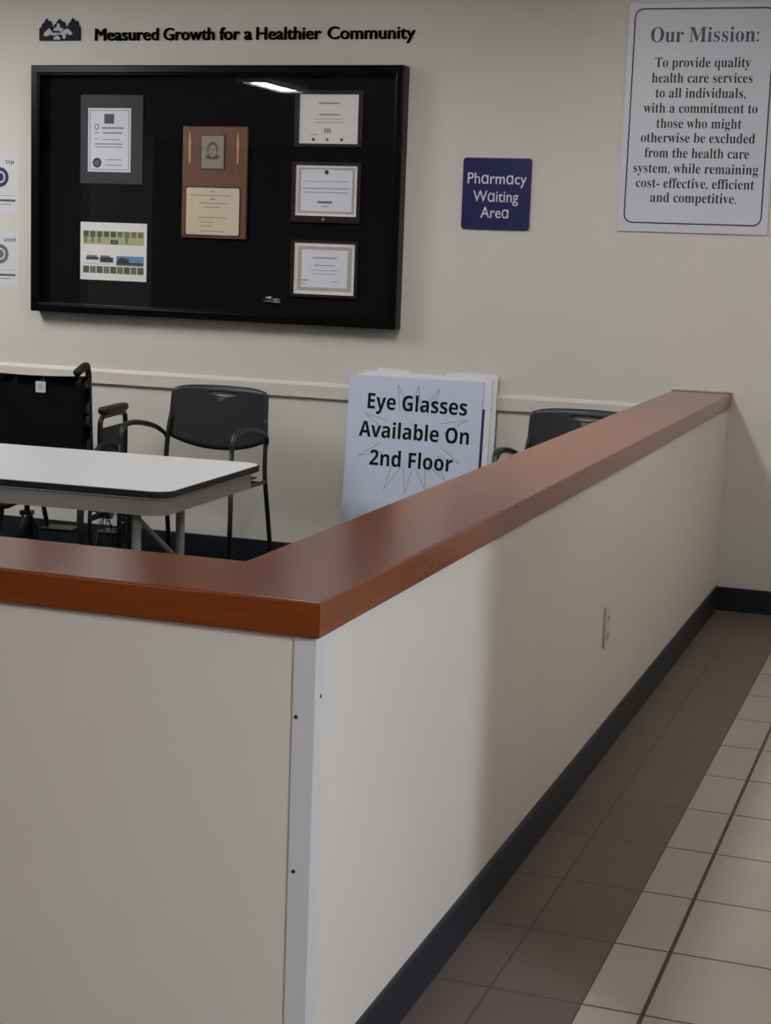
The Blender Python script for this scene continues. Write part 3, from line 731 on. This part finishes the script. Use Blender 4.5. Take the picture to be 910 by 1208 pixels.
for s in (-1, 1):
    bm = bmesh.new(); pts = spline([(s*.235, -.02, .86), (s*.235, -.024, .90), (s*.235, -.045, .925), (s*.235, -.085, .922), (s*.235, -.150, .905)], 6)
    k = len(pts); tube(bm, pts, [.0135+(.004 if i > k*.45 else 0) for i in range(k)], 12); obj('push_handle', bm, 'rubber', wc, smooth=True)
    # arm: post tubes, pad, side panel
    bm = bmesh.new(); tube(bm, spline([(s*.262, .05, .47), (s*.262, .05, .66), (s*.262, .065, .695), (s*.262, .10, .705), (s*.262, .30, .705), (s*.262, .345, .695), (s*.262, .36, .66), (s*.262, .36, .50)], 5), .0115, 10); ar = obj('armrest', bm, 'chair_metal', wc, smooth=True)
    bm = bmesh.new(); box(bm, s*.262-.024, s*.262+.024, .075, .345, .712, .745); obj('arm_pad', bm, 'vinyl', ar, bevel=.013, seg=4)
    bm = bmesh.new(); prism(bm, [(.055, .50), (.355, .50), (.355, .655), (.055, .655)], lambda a, b, d: (s*.262+d, a, b), -.002, .002); obj('side_panel', bm, 'vinyl', ar)
    xw = s*.300
    bm = bmesh.new(); tube(bm, circ((xw, .02, .305), .290, 'x', 48), .015, 10, True); wh = obj('rear_wheel', bm, 'rubber', wc, smooth=True)
    bm = bmesh.new(); tube(bm, circ((xw, .02, .305), .272, 'x', 48), .009, 8, True); obj('rim', bm, 'dark_chrome', wh, smooth=True)
    bm = bmesh.new(); tube(bm, circ((xw+s*.028, .02, .305), .255, 'x', 48), .009, 8, True); obj('hand_rim', bm, 'chair_metal', wh, smooth=True)
    bm = bmesh.new()
    for k in range(16):
        a = 2*PI*k/16; tube(bm, [(xw+(.012 if k % 2 else -.012), .02+.03*math.cos(a), .305+.03*math.sin(a)), (xw, .02+.268*math.cos(a+.15), .305+.268*math.sin(a+.15))], .0022, 6)
    tube(bm, [(xw-.03, .02, .305), (xw+.03, .02, .305)], .03, 12)
    obj('spokes', bm, 'dark_chrome', wh)
    bm = bmesh.new(); tube(bm, circ((s*.235, .45, .095), .078, 'x', 28), .017, 10, True); ca = obj('caster', bm, 'rubber', wc, smooth=True)
    bm = bmesh.new(); tube(bm, [(s*.235-.016, .45, .095), (s*.235+.016, .45, .095)], .062, 16); obj('caster_hub', bm, 'dark_chrome', ca)
    bm = bmesh.new()
    for q in (-.022, .022): tube(bm, [(s*.235+q, .45, .095), (s*.235+q, .44, .20)], .006, 8)
    box(bm, s*.235-.028, s*.235+.028, .42, .46, .195, .215); obj('caster_fork', bm, 'chair_metal', ca)
    bm = bmesh.new(); tube(bm, spline([(s*.235, .45, .44), (s*.225, .53, .36), (s*.21, .60, .16), (s*.205, .61, .12)], 4), .011, 10)
    box(bm, *sorted((s*.06, s*.215)), .545, .665, .105, .118); obj('footrest', bm, 'chair_metal', wc)
bm = bmesh.new(); box(bm, -.225, .225, .01, .43, .495, .52); obj('seat', bm, 'vinyl', wc, bevel=.008)
